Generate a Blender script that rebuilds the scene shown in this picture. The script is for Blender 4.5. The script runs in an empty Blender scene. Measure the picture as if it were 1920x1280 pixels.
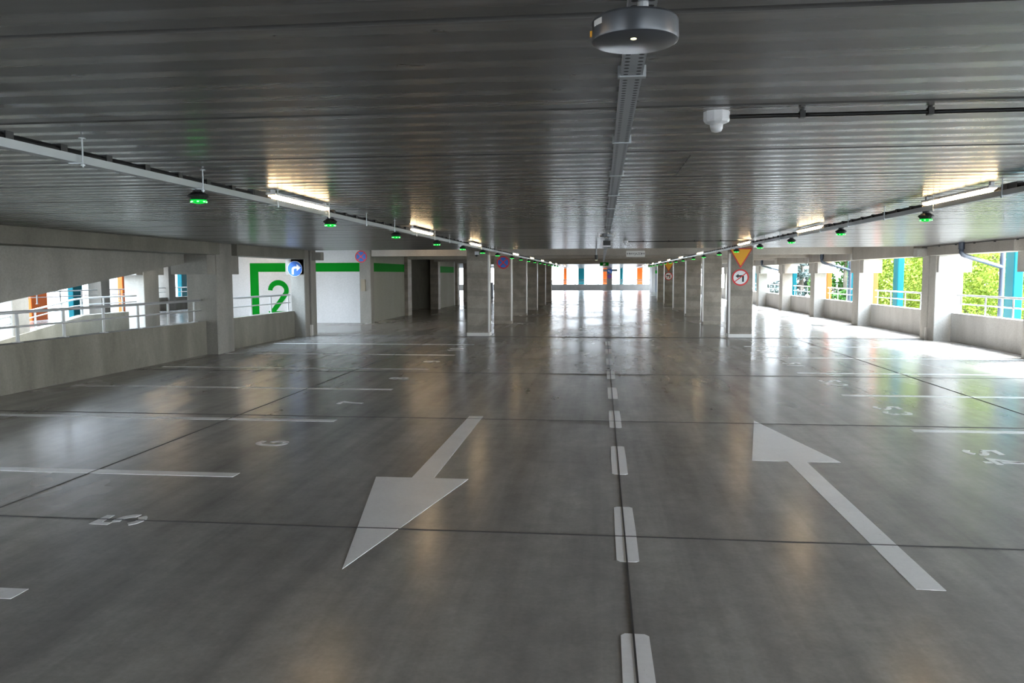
import bpy, math, random
import numpy as np
from mathutils import Vector, Matrix
C = bpy.context.scene
COL = C.collection
# ------------------------------------------------------------------ camera
F_PX, YAW, PITCH, ROLL, EYE = 1492.438, 0.111925, 0.083379, -0.003058, 1.6582
cam_d = bpy.data.cameras.new('camera'); cam_d.sensor_width = 36.0; cam_d.lens = F_PX * 36.0 / 1920.0
cam_d.clip_start = 0.05; cam_d.clip_end = 500
cam = bpy.data.objects.new('camera', cam_d); COL.objects.link(cam)
fw = Vector((-math.sin(YAW)*math.cos(PITCH), math.cos(YAW)*math.cos(PITCH), -math.sin(PITCH)))
rt = Vector((math.cos(YAW), math.sin(YAW), 0)); up = rt.cross(fw)
r2 = rt*math.cos(ROLL) + up*math.sin(ROLL); u2 = up*math.cos(ROLL) - rt*math.sin(ROLL)
cam.matrix_world = Matrix(((r2.x, u2.x, -fw.x, 0), (r2.y, u2.y, -fw.y, 0), (r2.z, u2.z, -fw.z, EYE), (0, 0, 0, 1)))
C.camera = cam
# ------------------------------------------------------------------ light
w = bpy.data.worlds.new('sky'); C.world = w; w.use_nodes = True
nt = w.node_tree; bg = nt.nodes['Background']
tc = nt.nodes.new('ShaderNodeTexCoord'); sx = nt.nodes.new('ShaderNodeSeparateXYZ')
cr = nt.nodes.new('ShaderNodeValToRGB'); cr.color_ramp.elements[0].position = 0.0
cr.color_ramp.elements[0].color = (0.84, 0.92, 1.0, 1); cr.color_ramp.elements[1].position = 0.7
cr.color_ramp.elements[1].color = (0.62, 0.80, 1.0, 1)
nt.links.new(tc.outputs['Generated'], sx.inputs[0]); nt.links.new(sx.outputs['Z'], cr.inputs[0])
nt.links.new(cr.outputs[0], bg.inputs[0]); bg.inputs[1].default_value = 21.0
sun_d = bpy.data.lights.new('sun', 'SUN'); sun_d.energy = 60.0; sun_d.angle = 0.5; sun_d.color = (1, 0.99, 0.97)
sun = bpy.data.objects.new('sun', sun_d); COL.objects.link(sun)
sun.rotation_euler = (math.radians(-8), math.radians(34), 0)
C.view_settings.view_transform = 'Standard'; C.view_settings.look = 'None'
C.view_settings.exposure = 0.13; C.view_settings.gamma = 1.0; C.view_settings.use_curve_mapping = False

# ------------------------------------------------------------------ mesh helpers
class MB:
    def __init__(s): s.v = []; s.f = []
    def add(s, vs, fs):
        n = len(s.v); s.v += [tuple(v) for v in vs]; s.f += [tuple(i+n for i in f) for f in fs]; return s
    def box(s, x0, x1, y0, y1, z0, z1):
        s.add([(x0,y0,z0),(x1,y0,z0),(x1,y1,z0),(x0,y1,z0),(x0,y0,z1),(x1,y0,z1),(x1,y1,z1),(x0,y1,z1)],
              [(0,3,2,1),(4,5,6,7),(0,1,5,4),(1,2,6,5),(2,3,7,6),(3,0,4,7)]); return s
    def bbox(s, x0, x1, y0, y1, z0, z1, c=0.015):
        # box with chamfered vertical edges
        P = [(x0+c,y0),(x1-c,y0),(x1,y0+c),(x1,y1-c),(x1-c,y1),(x0+c,y1),(x0,y1-c),(x0,y0+c)]
        return s.prism(P, z0, z1)
    def prism(s, P, z0, z1, axis='z', flip=False):
        n = len(P)
        def m(a, b, t):
            return (a, b, t) if axis == 'z' else ((a, t, b) if axis == 'y' else (t, a, b))
        vs = [m(a, b, z0) for a, b in P] + [m(a, b, z1) for a, b in P]
        fs = [tuple(range(n))[::-1], tuple(range(n, 2*n))] + [(i, (i+1) % n, n+(i+1) % n, n+i) for i in range(n)]
        s.add(vs, fs); return s
    def tube(s, pts, r, n=10, caps=True):
        pts = [Vector(p) for p in pts]; rings = []
        for i, p in enumerate(pts):
            d = (pts[min(i+1, len(pts)-1)] - pts[max(i-1, 0)]).normalized()
            a = Vector((0, 0, 1)) if abs(d.z) < 0.9 else Vector((1, 0, 0))
            e1 = d.cross(a).normalized(); e2 = d.cross(e1)
            rings.append([p + e1*r*math.cos(2*math.pi*k/n) + e2*r*math.sin(2*math.pi*k/n) for k in range(n)])
        vs = [q for R in rings for q in R]; fs = []
        for i in range(len(rings)-1):
            for k in range(n):
                fs.append((i*n+k, i*n+(k+1) % n, (i+1)*n+(k+1) % n, (i+1)*n+k))
        if caps: fs += [tuple(range(n))[::-1], tuple(range((len(rings)-1)*n, len(rings)*n))]
        s.add(vs, fs); return s
    def lathe(s, prof, c, n=24, a0=0.0):
        vs = []; fs = []
        for r, z in prof:
            vs += [(c[0]+r*math.cos(a0+2*math.pi*k/n), c[1]+r*math.sin(a0+2*math.pi*k/n), c[2]+z) for k in range(n)]
        for i in range(len(prof)-1):
            for k in range(n): fs.append((i*n+k, i*n+(k+1) % n, (i+1)*n+(k+1) % n, (i+1)*n+k))
        fs += [tuple(range(n))[::-1], tuple(range((len(prof)-1)*n, len(prof)*n))]
        s.add(vs, fs); return s
    def build(s, name, mat, parent=None, smooth=False, auto=False):
        me = bpy.data.meshes.new(name); me.from_pydata(s.v, [], s.f); me.update()
        import bmesh
        bm = bmesh.new(); bm.from_mesh(me); bmesh.ops.recalc_face_normals(bm, faces=bm.faces)
        if auto:
            for e in bm.edges:
                if len(e.link_faces) == 2 and e.calc_face_angle(0) > 0.6: e.smooth = False
        bm.to_mesh(me); bm.free()
        me.materials.append(mat)
        if smooth or auto:
            me.polygons.foreach_set('use_smooth', [True]*len(me.polygons))
        o = bpy.data.objects.new(name, me); COL.objects.link(o)
        if parent: o.parent = parent
        return o
def tag(o, label=None, cat=None, group=None, kind=None):
    if label: o['label'] = label
    if cat: o['category'] = cat
    if group: o['group'] = group
    if kind: o['kind'] = kind
    return o
def empty(name, loc=(0,0,0), rz=0):
    o = bpy.data.objects.new(name, None); COL.objects.link(o); o.location = loc; o.rotation_euler.z = rz
    o.empty_display_size = 0.1; return o
def copy_tree(o, parent=None):
    c = o.copy(); COL.objects.link(c)
    if parent: c.parent = parent
    for ch in list(o.children): copy_tree(ch, c)
    return c
ORD = 'first second third fourth fifth sixth seventh eighth ninth tenth eleventh twelfth thirteenth fourteenth fifteenth sixteenth seventeenth eighteenth nineteenth twentieth'.split()

# ------------------------------------------------------------------ materials
def mat(name, col, rough=0.6, metal=0.0, spec=0.5, emit=None, es=0.0):
    m = bpy.data.materials.new(name); m.use_nodes = True
    b = m.node_tree.nodes['Principled BSDF']
    b.inputs['Base Color'].default_value = (*col, 1); b.inputs['Roughness'].default_value = rough
    b.inputs['Metallic'].default_value = metal; b.inputs['Specular IOR Level'].default_value = spec
    if emit: b.inputs['Emission Color'].default_value = (*emit, 1); b.inputs['Emission Strength'].default_value = es
    return m
class NT:
    def __init__(s, m): s.t = m.node_tree; s.b = s.t.nodes['Principled BSDF']; s.tc = s.t.nodes.new('ShaderNodeTexCoord')
    def lk(s, a, b): s.t.links.new(a, b)
    def node(s, k, **kw):
        n = s.t.nodes.new(k)
        for a, b in kw.items(): setattr(n, a, b)
        return n
    def mapping(s, sc=(1,1,1), loc=(0,0,0)):
        n = s.node('ShaderNodeMapping'); n.inputs['Scale'].default_value = sc; n.inputs['Location'].default_value = loc
        s.lk(s.tc.outputs['Object'], n.inputs[0]); return n.outputs[0]
    def noise(s, sc=(1,1,1), scale=1.0, detail=4, rough=0.55, dist=0.0):
        n = s.node('ShaderNodeTexNoise'); n.inputs['Scale'].default_value = scale; n.inputs['Detail'].default_value = detail
        n.inputs['Roughness'].default_value = rough; n.inputs['Distortion'].default_value = dist
        s.lk(s.mapping(sc), n.inputs['Vector']); return n.outputs[0]
    def ramp(s, v, stops):
        n = s.node('ShaderNodeValToRGB'); e = n.color_ramp.elements
        while len(e) < len(stops): e.new(0.5)
        for i, (p, c) in enumerate(stops):
            e[i].position = p; e[i].color = (*c, 1) if not isinstance(c, (int, float)) else (c, c, c, 1)
        s.lk(v, n.inputs[0]); return n.outputs[0]
    def math(s, op, a, b=None, c=None):
        n = s.node('ShaderNodeMath', operation=op)
        for i, x in enumerate((a, b, c)):
            if x is None: continue
            if isinstance(x, (int, float)): n.inputs[i].default_value = x
            else: s.lk(x, n.inputs[i])
        return n.outputs[0]
    def mix(s, f, a, b, blend='MIX'):
        n = s.node('ShaderNodeMix', data_type='RGBA', blend_type=blend)
        for i, x in ((0, f), (6, a), (7, b)):
            if isinstance(x, (int, float)): n.inputs[i].default_value = x
            elif isinstance(x, tuple): n.inputs[i].default_value = (*x, 1)
            else: s.lk(x, n.inputs[i])
        return n.outputs[2]
    def bump(s, h, strength=0.2, dist=0.01, normal=None):
        n = s.node('ShaderNodeBump'); n.inputs['Strength'].default_value = strength; n.inputs['Distance'].default_value = dist
        s.lk(h, n.inputs['Height'])
        if normal: s.lk(normal, n.inputs['Normal'])
        return n.outputs[0]
def concrete(name, c0, c1, scale=1.2, rough=0.7, streak=True, bands=False):
    m = mat(name, c0, rough); n = NT(m)
    a = n.noise((1,1,0.35 if streak else 1), scale, 6, 0.6, 0.4)
    col = n.ramp(a, [(0.32, c1), (0.68, c0)])
    f = n.noise((1,1,1), 28, 3, 0.7)
    col = n.mix(0.35, col, n.ramp(f, [(0.3, 0.35), (0.7, 0.65)]), 'OVERLAY')
    pits = n.noise((1,1,1), 60, 2, 0.5)
    col = n.mix(n.ramp(pits, [(0.70, 0.0), (0.74, 0.6)]), col, (c1[0]*0.4, c1[1]*0.4, c1[2]*0.4))
    if bands:
        s = n.node('ShaderNodeSeparateXYZ'); n.lk(n.tc.outputs['Object'], s.inputs[0])
        z = n.math('ADD', s.outputs['Z'], n.math('MULTIPLY', n.noise((1,1,0.1), 0.5, 1), 0.15))
        fr = n.math('FRACT', n.math('MULTIPLY', z, 2.1))
        st = n.ramp(fr, [(0.40, 0.0), (0.42, 1.0), (0.72, 1.0), (0.74, 0.0)])
        col = n.mix(n.math('MULTIPLY', st, 0.35), col, (c1[0]*0.7, c1[1]*0.7, c1[2]*0.75))
    n.lk(col, n.b.inputs['Base Color'])
    n.lk(n.bump(f, 0.25, 0.004), n.b.inputs['Normal'])
    return m
M = {}
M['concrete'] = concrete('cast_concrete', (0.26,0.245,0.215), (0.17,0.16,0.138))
M['beam_shaded'] = concrete('shaded_beam_concrete', (0.19,0.18,0.145), (0.12,0.113,0.09), 1.0)  # darkened copy of the beam tone, ramp-side shade put into the colour
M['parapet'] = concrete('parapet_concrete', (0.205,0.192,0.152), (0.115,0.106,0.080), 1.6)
M['pillar'] = concrete('pillar_concrete', (0.30,0.265,0.215), (0.18,0.155,0.12), 2.2, 0.6, False, True)
M['parapet_lit'] = concrete('lit_parapet_concrete', (0.56,0.55,0.53), (0.42,0.41,0.39), 1.4)  # parapet concrete lightened to carry the daylight on the window and far sides
M['pillar_lit'] = concrete('lit_pillar_concrete', (0.52,0.50,0.46), (0.40,0.385,0.35), 1.4)  # pillar concrete lightened, window-side daylight put into the colour
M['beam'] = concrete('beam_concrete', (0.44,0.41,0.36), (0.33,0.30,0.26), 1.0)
# polished floor
m = mat('polished_floor', (0.2,0.2,0.2), 0.2); n = NT(m)
big = n.noise((1,0.55,1), 0.55, 4, 0.5, 0.0); mid = n.noise((1.6,0.22,1), 2.2, 4, 0.55, 0.0); fine = n.noise((1,1,1), 35, 3, 0.7)
col = n.ramp(big, [(0.3, (0.225,0.212,0.195)), (0.7, (0.315,0.300,0.280))])
col = n.mix(0.6, col, n.ramp(mid, [(0.3, 0.34), (0.7, 0.64)]), 'OVERLAY')
swirl = n.noise((1,1,1), 5.5, 5, 0.7); col = n.mix(0.45, col, n.ramp(swirl, [(0.3, 0.38), (0.7, 0.62)]), 'OVERLAY')
tyre = n.noise((2.6,0.07,1), 1.6, 4, 0.6); col = n.mix(0.5, col, n.ramp(tyre, [(0.28, 0.33), (0.5, 0.52), (0.72, 0.6)]), 'OVERLAY')
col = n.mix(0.25, col, n.ramp(fine, [(0.3, 0.38), (0.7, 0.62)]), 'OVERLAY')
n.lk(col, n.b.inputs['Base Color'])
n.lk(n.ramp(big, [(0.3, 0.20), (0.7, 0.28)]), n.b.inputs['Roughness'])
wv = n.noise((0.5,1.6,1), 3.0, 3, 0.5)
n.lk(n.bump(fine, 0.03, 0.002, n.bump(wv, 0.18, 0.006)), n.b.inputs['Normal'])
n.b.inputs['Specular IOR Level'].default_value = 0.65
M['floor'] = m
# hollow-core ceiling slabs, ribs run across the hall
m = mat('ribbed_ceiling', (0.2,0.2,0.2), 0.4); n = NT(m)
s = n.node('ShaderNodeSeparateXYZ'); n.lk(n.tc.outputs['Object'], s.inputs[0])
y = n.math('ADD', s.outputs['Y'], n.math('MULTIPLY', n.noise((0.3,0.3,1), 1.0, 3), 0.03))
fr = n.math('FRACT', n.math('MULTIPLY', y, 5.0))
st = n.ramp(fr, [(0.0, 0.58), (0.20, 1.0), (0.34, 1.0), (0.55, 0.62), (1.0, 0.58)])
sl = n.noise((0.3,3.2,1), 1.0, 3, 0.6); stn = n.noise((0.5,5,1), 6.0, 4, 0.65); dots = n.noise((1,3.5,1), 7, 3, 0.6)
col = n.ramp(sl, [(0.3, (0.125,0.121,0.117)), (0.7, (0.20,0.194,0.188))])
col = n.mix(0.9, col, st, 'MULTIPLY'); col = n.mix(0.4, col, n.ramp(stn, [(0.3, 0.32), (0.7, 0.62)]), 'OVERLAY')
col = n.mix(n.ramp(dots, [(0.69, 0.0), (0.74, 0.75)]), col, (0.05,0.045,0.04))
n.lk(col, n.b.inputs['Base Color']); n.lk(n.ramp(st, [(0.55, 0.34), (1.0, 0.19)]), n.b.inputs['Roughness'])
n.lk(n.bump(stn, 0.008, 0.001), n.b.inputs['Normal']); n.b.inputs['Specular IOR Level'].default_value = 0.48
M['ceiling'] = m
M['ceil_plain'] = concrete('plain_soffit', (0.36,0.35,0.34), (0.25,0.245,0.24), 0.8, 0.5)
M['white_wall'] = concrete('white_painted_wall', (0.55,0.55,0.545), (0.50,0.50,0.49), 1.0, 0.6)
M['green'] = mat('green_wall_paint', (0.0,0.20,0.010), 0.8, spec=0.1)
M['white_wall_shaded'] = concrete('shaded_white_wall', (0.27,0.265,0.22), (0.24,0.235,0.195), 1.0, 0.85)  # white wall darkened; the shade on the side faces is in the colour
M['paint'] = concrete('white_road_paint', (0.80,0.79,0.78), (0.72,0.71,0.70), 2.0, 0.3)
M['joint'] = mat('dark_joint_sealant', (0.035,0.032,0.03), 0.6)
M['galv'] = mat('galvanised_steel', (0.42,0.44,0.45), 0.42, 0.75)
M['galv_light'] = mat('pale_rail_steel', (0.50,0.51,0.51), 0.45, 0.35)
M['black'] = mat('black_plastic', (0.012,0.012,0.012), 0.45)
M['white_plastic'] = mat('white_plastic', (0.72,0.73,0.75), 0.35)
M['grey_body'] = mat('grey_lamp_body', (0.085,0.09,0.10), 0.30, 0.3)
M['tube'] = mat('lit_lamp_diffuser', (1,0.9,0.7), 0.4, emit=(1.0,0.70,0.38), es=36.0)
M['led'] = mat('green_led', (0,0.5,0.05), 0.3, emit=(0.15,1.0,0.2), es=4.0)
M['lens_green'] = mat('green_lens', (0.0,0.25,0.02), 0.2, emit=(0.0,1.0,0.08), es=0.55)
M['lens'] = mat('clear_lens', (0.9,0.9,0.6), 0.1, emit=(1,1,0.75), es=0.8)
M['yellow'] = mat('yellow_sign_face', (0.86,0.40,0.01), 0.5)
M['red'] = mat('red_sign_face', (0.60,0.02,0.02), 0.45)
M['blue'] = mat('blue_sign_face', (0.01,0.12,0.50), 0.45)
M['sign_white'] = mat('white_sign_face', (0.75,0.75,0.74), 0.45)
M['sign_black'] = mat('black_sign_print', (0.01,0.01,0.01), 0.5)
M['teal'] = mat('teal_fin_paint', (0.0,0.10,0.125), 0.6, spec=0.2)
M['orange'] = mat('orange_fin_paint', (0.62,0.11,0.003), 0.45)
M['pipe'] = mat('dark_grey_pipe', (0.055,0.07,0.10), 0.25)
M['cabinet'] = mat('grey_cabinet_paint', (0.22,0.24,0.27), 0.5)
M['strip'] = mat('pale_trim_and_lit_edge', (0.62,0.60,0.56), 0.4)
M['box_tan'] = mat('tan_box', (0.25,0.21,0.15), 0.6)
M['bark'] = concrete('tree_bark', (0.20,0.17,0.13), (0.07,0.06,0.05), 8)
M['ground'] = concrete('pale_paving_ground', (0.16,0.16,0.15), (0.12,0.12,0.11), 0.3, 0.9, False)
def leafmat(name, c0, c1):
    m = mat(name, c0, 0.6, spec=0.25); n = NT(m); a = n.noise((1,1,1), 2.5, 4, 0.7)
    n.lk(n.ramp(a, [(0.35, c1), (0.65, c0)]), n.b.inputs['Base Color']); return m
M['birch'] = leafmat('birch_leaves', (0.30,0.38,0.05), (0.16,0.25,0.025))
M['dark_leaf'] = leafmat('maple_leaves', (0.06,0.17,0.02), (0.02,0.075,0.01))
M['spruce'] = leafmat('spruce_needles', (0.16,0.20,0.19), (0.035,0.06,0.05))
M['facade'] = mat('dimmed_facade', (0.13,0.135,0.14), 0.7)  # kept dark so the added building throws back little daylight
# perforated tray: dark round holes in two rows
m = mat('perforated_steel', (0.36,0.38,0.40), 0.45, 0.35); n = NT(m)
s = n.node('ShaderNodeSeparateXYZ'); n.lk(n.tc.outputs['Object'], s.inputs[0])
fy = n.math('SUBTRACT', n.math('FRACT', n.math('MULTIPLY', s.outputs['Y'], 1/0.034)), 0.5)
dx = n.math('SUBTRACT', n.math('ABSOLUTE', s.outputs['X']), 0.0175)
d = n.math('ADD', n.math('POWER', n.math('MULTIPLY', fy, 0.034), 2.0), n.math('POWER', n.math('ABSOLUTE', dx), 2.0))
hole = n.math('LESS_THAN', d, 0.0072**2)
n.lk(n.mix(hole, (0.36,0.38,0.40), (0.01,0.01,0.012)), n.b.inputs['Base Color'])
M['perf'] = m

# ------------------------------------------------------------------ setting
ZC = 2.343           # soffit of the ribbed slabs
def struct(mb, name, m, **k): return tag(mb.build(name, m, **k), kind='structure')
struct(MB().box(-8.62, 8.85, -14, 88.2, -0.35, 0), 'floor', M['floor'])
struct(MB().box(-21.2, -8.62, 20.4, 88, -0.35, 0), 'floor', M['floor'])
# ramp going down towards the camera in the left bay, its outer bay at the side
rp = MB(); rp.prism([(20.4,0),(20.4,-0.3),(-6,-3.5),(-6,-3.2)], -13.9, -8.62, axis='x'); struct(rp, 'trim_1', M['parapet'])
struct(MB().box(-21.2, -14.3, -6, 20.4, -0.35, 0), 'floor', M['floor'])
def ribbed(y0, y1, x0, x1, name):
    N = int((y1-y0)/0.02); prof = []
    for i in range(N+1):
        y = y0 + i*0.02; t = (y - 2.17) % 2.4; t1 = (y - 2.17) % 1.2
        z = ZC
        if t < 0.019: z += 0.030
        elif t1 < 0.019: z += 0.010
        prof.append((y, z))
    v = []; f = []
    for x in (x0, x1): v += [(x, a, b) for a, b in prof]
    n_ = len(prof)
    f = [(i, i+1, n_+i+1, n_+i) for i in range(n_-1)]
    mb = MB(); mb.add(v, f); mb.box(x0, x1, y0, y1, ZC+0.06, ZC+0.4)
    return struct(mb, name, M['ceiling'])
ribbed(-14, 21.24, -8.0, 8.3, 'ceiling')
ribbed(48.95, 88, -8.0, 8.3, 'ceiling')
struct(MB().box(-14.6, 8.3, 21.24, 48.95, 2.72, 3.05), 'ceiling', M['ceil_plain'])
struct(MB().box(-14.0, -8.0, 48.95, 88, 2.4, 2.75), 'ceiling', M['ceil_plain'])
struct(MB().box(-21.6, -14.0, 23.0, 88, 2.4, 2.75), 'ceiling', M['ceil_plain'])  # unseen outer bay roof, extent set to shade the fins
# edge beams along both sides, resting on the side pillars
k = 2
for (y0, y1) in ((-14,5.1),(5.7,15.98),(16.78,20.8),):
    struct(MB().box(-8.5, -7.95, y0, y1, 2.10, 2.72), f'trim_{k}', M['beam_shaded']); k += 1
for (y0, y1) in ((-14,4.6),(5.2,10.3),(10.9,15.98),(16.58,20.75),(21.64,26.66),(27.3,32.0),(32.7,37.6),(38.2,43.1),(43.7,48.4),(49.2,54.4),(55,60),(60.6,66),(66.6,87)):
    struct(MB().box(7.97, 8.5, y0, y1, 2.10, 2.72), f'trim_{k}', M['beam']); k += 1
# cross beams of the middle section
YB = [27.0, 32.47, 37.94, 43.41, 48.7]
for yb in YB:
    struct(MB().box(-7.85 if yb < 28 else -8.0, 8.2, yb-0.25, yb+0.25, 2.305, 2.72), f'trim_{k}', M['beam']); k += 1
struct(MB().box(-8.0, 8.3, 21.3, 21.75, 2.42, 2.72), f'trim_{k}', M['beam']); k += 1
# stair core walls on the left with green band
struct(MB().box(-13.6, -8.28, 27.1, 27.35, -0.3, 2.72), 'wall_front', M['white_wall'])
struct(MB().box(-8.25, -8.05, 27.35, 32.35, 0, 2.72), 'wall_left', M['white_wall_shaded'])
struct(MB().box(-10.6, -10.4, 32.35, 38.9, 0, 2.72), 'wall_left', M['parapet'])
struct(MB().box(-10.4, -8.05, 32.35, 32.5, 0, 2.72), 'wall_left', M['parapet'])
struct(MB().box(-8.25, -8.05, 38.9, 43.2, 0, 2.72), 'wall_left', M['white_wall_shaded'])
struct(MB().box(-10.4, -8.05, 38.75, 38.9, 0, 2.72), 'wall_left', M['parapet'])
struct(MB().box(-13.6, -8.05, 43.2, 43.5, 0, 2.72), 'wall_back', M['white_wall'])
struct(MB().box(-13.6, -13.4, 27.35, 43.2, 0, 2.72), 'wall_back', M['white_wall'])
gb = MB(); gb.box(-12.38, -8.29, 27.094, 27.099, 1.79, 2.10); gb.box(-12.38, -12.07, 27.094, 27.099, -0.2, 1.79)
tag(gb.build('green_wall_frame', M['green']), 'broad green painted frame around the number on the white stair wall', 'painted frame')
tag(MB().box(-8.049, -8.045, 27.4, 32.3, 1.79, 2.10).build('green_wall_band', M['green']), 'green painted band on the white side wall after the narrow wall pillar', 'painted band')
tag(MB().box(-8.049, -8.045, 38.95, 43.15, 1.79, 2.10).build('green_wall_band', M['green']), 'dark green band on the far white wall beyond the doorway recess', 'painted band')
# numeral strokes ----------------------------------------------------
def stroke(pts, wd):
    """ribbon outline (2D) of a polyline"""
    L, R = [], []
    for i, p in enumerate(pts):
        a = pts[max(i-1, 0)]; b = pts[min(i+1, len(pts)-1)]
        dx, dy = b[0]-a[0], b[1]-a[1]; l = math.hypot(dx, dy) or 1; nx, ny = -dy/l, dx/l
        if 0 < i < len(pts)-1:
            ax, ay = p[0]-a[0], p[1]-a[1]; bx, by = b[0]-p[0], b[1]-p[1]
            la, lb = math.hypot(ax, ay), math.hypot(bx, by)
            c = max(0.45, math.sqrt(max(0, (1 + (ax*bx+ay*by)/(la*lb))/2)))
        else: c = 1
        L.append((p[0]+nx*wd/2/c, p[1]+ny*wd/2/c)); R.append((p[0]-nx*wd/2/c, p[1]-ny*wd/2/c))
    return L, R
def arc(cx, cy, rx, ry, a0, a1, n=12):
    return [(cx+rx*math.cos(math.radians(a0+(a1-a0)*i/n)), cy+ry*math.sin(math.radians(a0+(a1-a0)*i/n))) for i in range(n+1)]
# glyphs in a 0.7 x 1 box, stroke centre lines, with stencil gaps
W_ = 0.17
GL = {
 '5': [[(0.60,0.915),(0.085,0.915),(0.085,0.60)], arc(0.33,0.33,0.28,0.245,118,-8,12), arc(0.33,0.33,0.28,0.245,-32,-150,10)],
 '6': [[(0.60,0.86)]+arc(0.36,0.62,0.27,0.30,85,180,8)+arc(0.35,0.33,0.265,0.245,180,268,8), arc(0.35,0.33,0.265,0.245,292,428,12)],
 '7': [[(0.08,0.915),(0.40,0.915)], [(0.50,0.915),(0.60,0.915),(0.42,0.50),(0.30,0.0)]],
 '8': [arc(0.35,0.70,0.24,0.215,-70,80,10), arc(0.35,0.70,0.24,0.215,110,250,10), arc(0.35,0.28,0.265,0.20,-80,70,10), arc(0.35,0.28,0.265,0.20,110,260,10)],
 '9': [arc(0.35,0.67,0.265,0.245,112,248,12), [(0.10,0.14)]+arc(0.34,0.38,0.275,0.30,-95,0,8)+arc(0.35,0.67,0.265,0.245,0,88,8)],
 '0': [arc(0.35,0.5,0.265,0.415,-80,80,14), arc(0.35,0.5,0.265,0.415,100,260,14)],
 '1': [[(0.10,0.72),(0.38,0.93),(0.38,0.0)]],
 '2': [arc(0.35,0.66,0.265,0.255,175,-30,14)+[(0.10,0.085)], [(0.16,0.085),(0.64,0.085)]],
 '3': [arc(0.33,0.71,0.25,0.205,150,-60,12), arc(0.33,0.29,0.27,0.205,62,-150,12)],
 '4': [[(0.44,0.45),(0.44,1.0)],[(0.44,0.0),(0.44,0.20)], [(0.40,0.95),(0.05,0.30),(0.68,0.30)]],
}
def glyph_mb(mb, ch, f, wd=W_):
    """f maps glyph (u,v,top?) to world"""
    for pl in GL[ch]:
        L, R = stroke(pl, wd); n_ = len(L)
        for i in range(n_-1):
            q = [L[i], L[i+1], R[i+1], R[i]]
            vs = [f(u, v, 0) for u, v in q] + [f(u, v, 1) for u, v in q]
            mb.add(vs, [(0,1,2,3),(7,6,5,4),(0,4,5,1),(1,5,6,2),(2,6,7,3),(3,7,4,0)])
    return mb
mb = MB()
big2 = arc(0.33,0.73,0.265,0.215,180,-28,22)+[(0.085,0.075)]
L_, R_ = stroke(big2, 0.15)
def f2(u, v, t): return (-11.72+u*1.12, 27.10-0.002-0.006*t, 0.22+v*1.26)
for i in range(len(L_)-1):
    q = [L_[i], L_[i+1], R_[i+1], R_[i]]
    mb.add([f2(u, v, 0) for u, v in q]+[f2(u, v, 1) for u, v in q], [(0,1,2,3),(7,6,5,4),(0,4,5,1),(1,5,6,2),(2,6,7,3),(3,7,4,0)])
q = [(0.0,0.0),(0.66,0.0),(0.66,0.15),(0.0,0.15)]
mb.add([f2(u, v, 0) for u, v in q]+[f2(u, v, 1.1) for u, v in q], [(0,1,2,3),(7,6,5,4),(0,4,5,1),(1,5,6,2),(2,6,7,3),(3,7,4,0)])
tag(mb.build('green_wall_number', M['green']), 'big green numeral 2 painted on the white stair wall behind the railing', 'painted number')
# parapets
def parapet(side, x0, x1, y0, y1, h=0.70):
    mb = MB(); mb.box(x0, x1, y0, y1, 0, h)
    return struct(mb, 'wall_'+side, M['parapet' if side == 'left' else 'parapet_lit'])
for (y0, y1) in ((-14,5.1),(5.7,15.98),(16.70,20.86)): parapet('left', -8.52, -8.30, y0, y1)
RB = [(-14,-1.0),(-0.4,4.6),(5.2,10.3),(10.9,15.98),(16.58,20.75),(21.64,26.66),(27.3,32.05),(32.7,37.6),(38.2,43.1),(43.7,48.4),(49.2,54.4),(55,60),(60.6,66),(66.6,72),(72.6,87)]
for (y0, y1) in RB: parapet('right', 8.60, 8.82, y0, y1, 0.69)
struct(MB().box(-21, 0.56, 87.1, 87.35, 0, 0.62), 'wall_back', M['parapet_lit'])
struct(MB().box(1.16, 8.8, 87.1, 87.35, 0, 0.62), 'wall_back', M['parapet_lit'])
# second parapet across the ramp: falls with the ramp, then level
pp = MB(); pp.prism([(20.3,0.60),(22.3,0.60),(22.3,-0.3),(20.3,-0.3)], -14.25, -14.0, axis='x'); pp.prism([(20.3,0.60),(20.3,-0.3),(8,-2.3),(8,-1.15)], -14.25, -14.0, axis='x')
struct(pp, 'wall_left', M['parapet'])
struct(MB().box(-21.25, -21.0, 35.5, 87, 0, 0.62), 'wall_left', M['parapet'])
# ramp climbing to the level above: edge panel and slab
rp = MB(); rp.prism([(16.3,2.0),(16.3,3.2),(-6,0.45),(-6,-0.78)], -8.80, -8.56, axis='x'); struct(rp, 'trim_90', M['concrete'])
rp = MB(); rp.prism([(16.3,2.30),(16.3,2.65),(-6,-0.15),(-6,-0.48)], -13.8, -8.80, axis='x'); struct(rp, 'trim_91', M['concrete'])
# unseen solid block for the storey above, shaped to shade the ramp side
struct(MB().box(-8.9, 8.9, -14.3, 20.5, 3.1, 10.5), 'ceiling_shade_block', M['ceil_plain'])
struct(MB().box(-14.6, 8.9, 20.5, 88, 3.1, 10.5), 'ceiling_shade_block', M['ceil_plain'])
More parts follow.
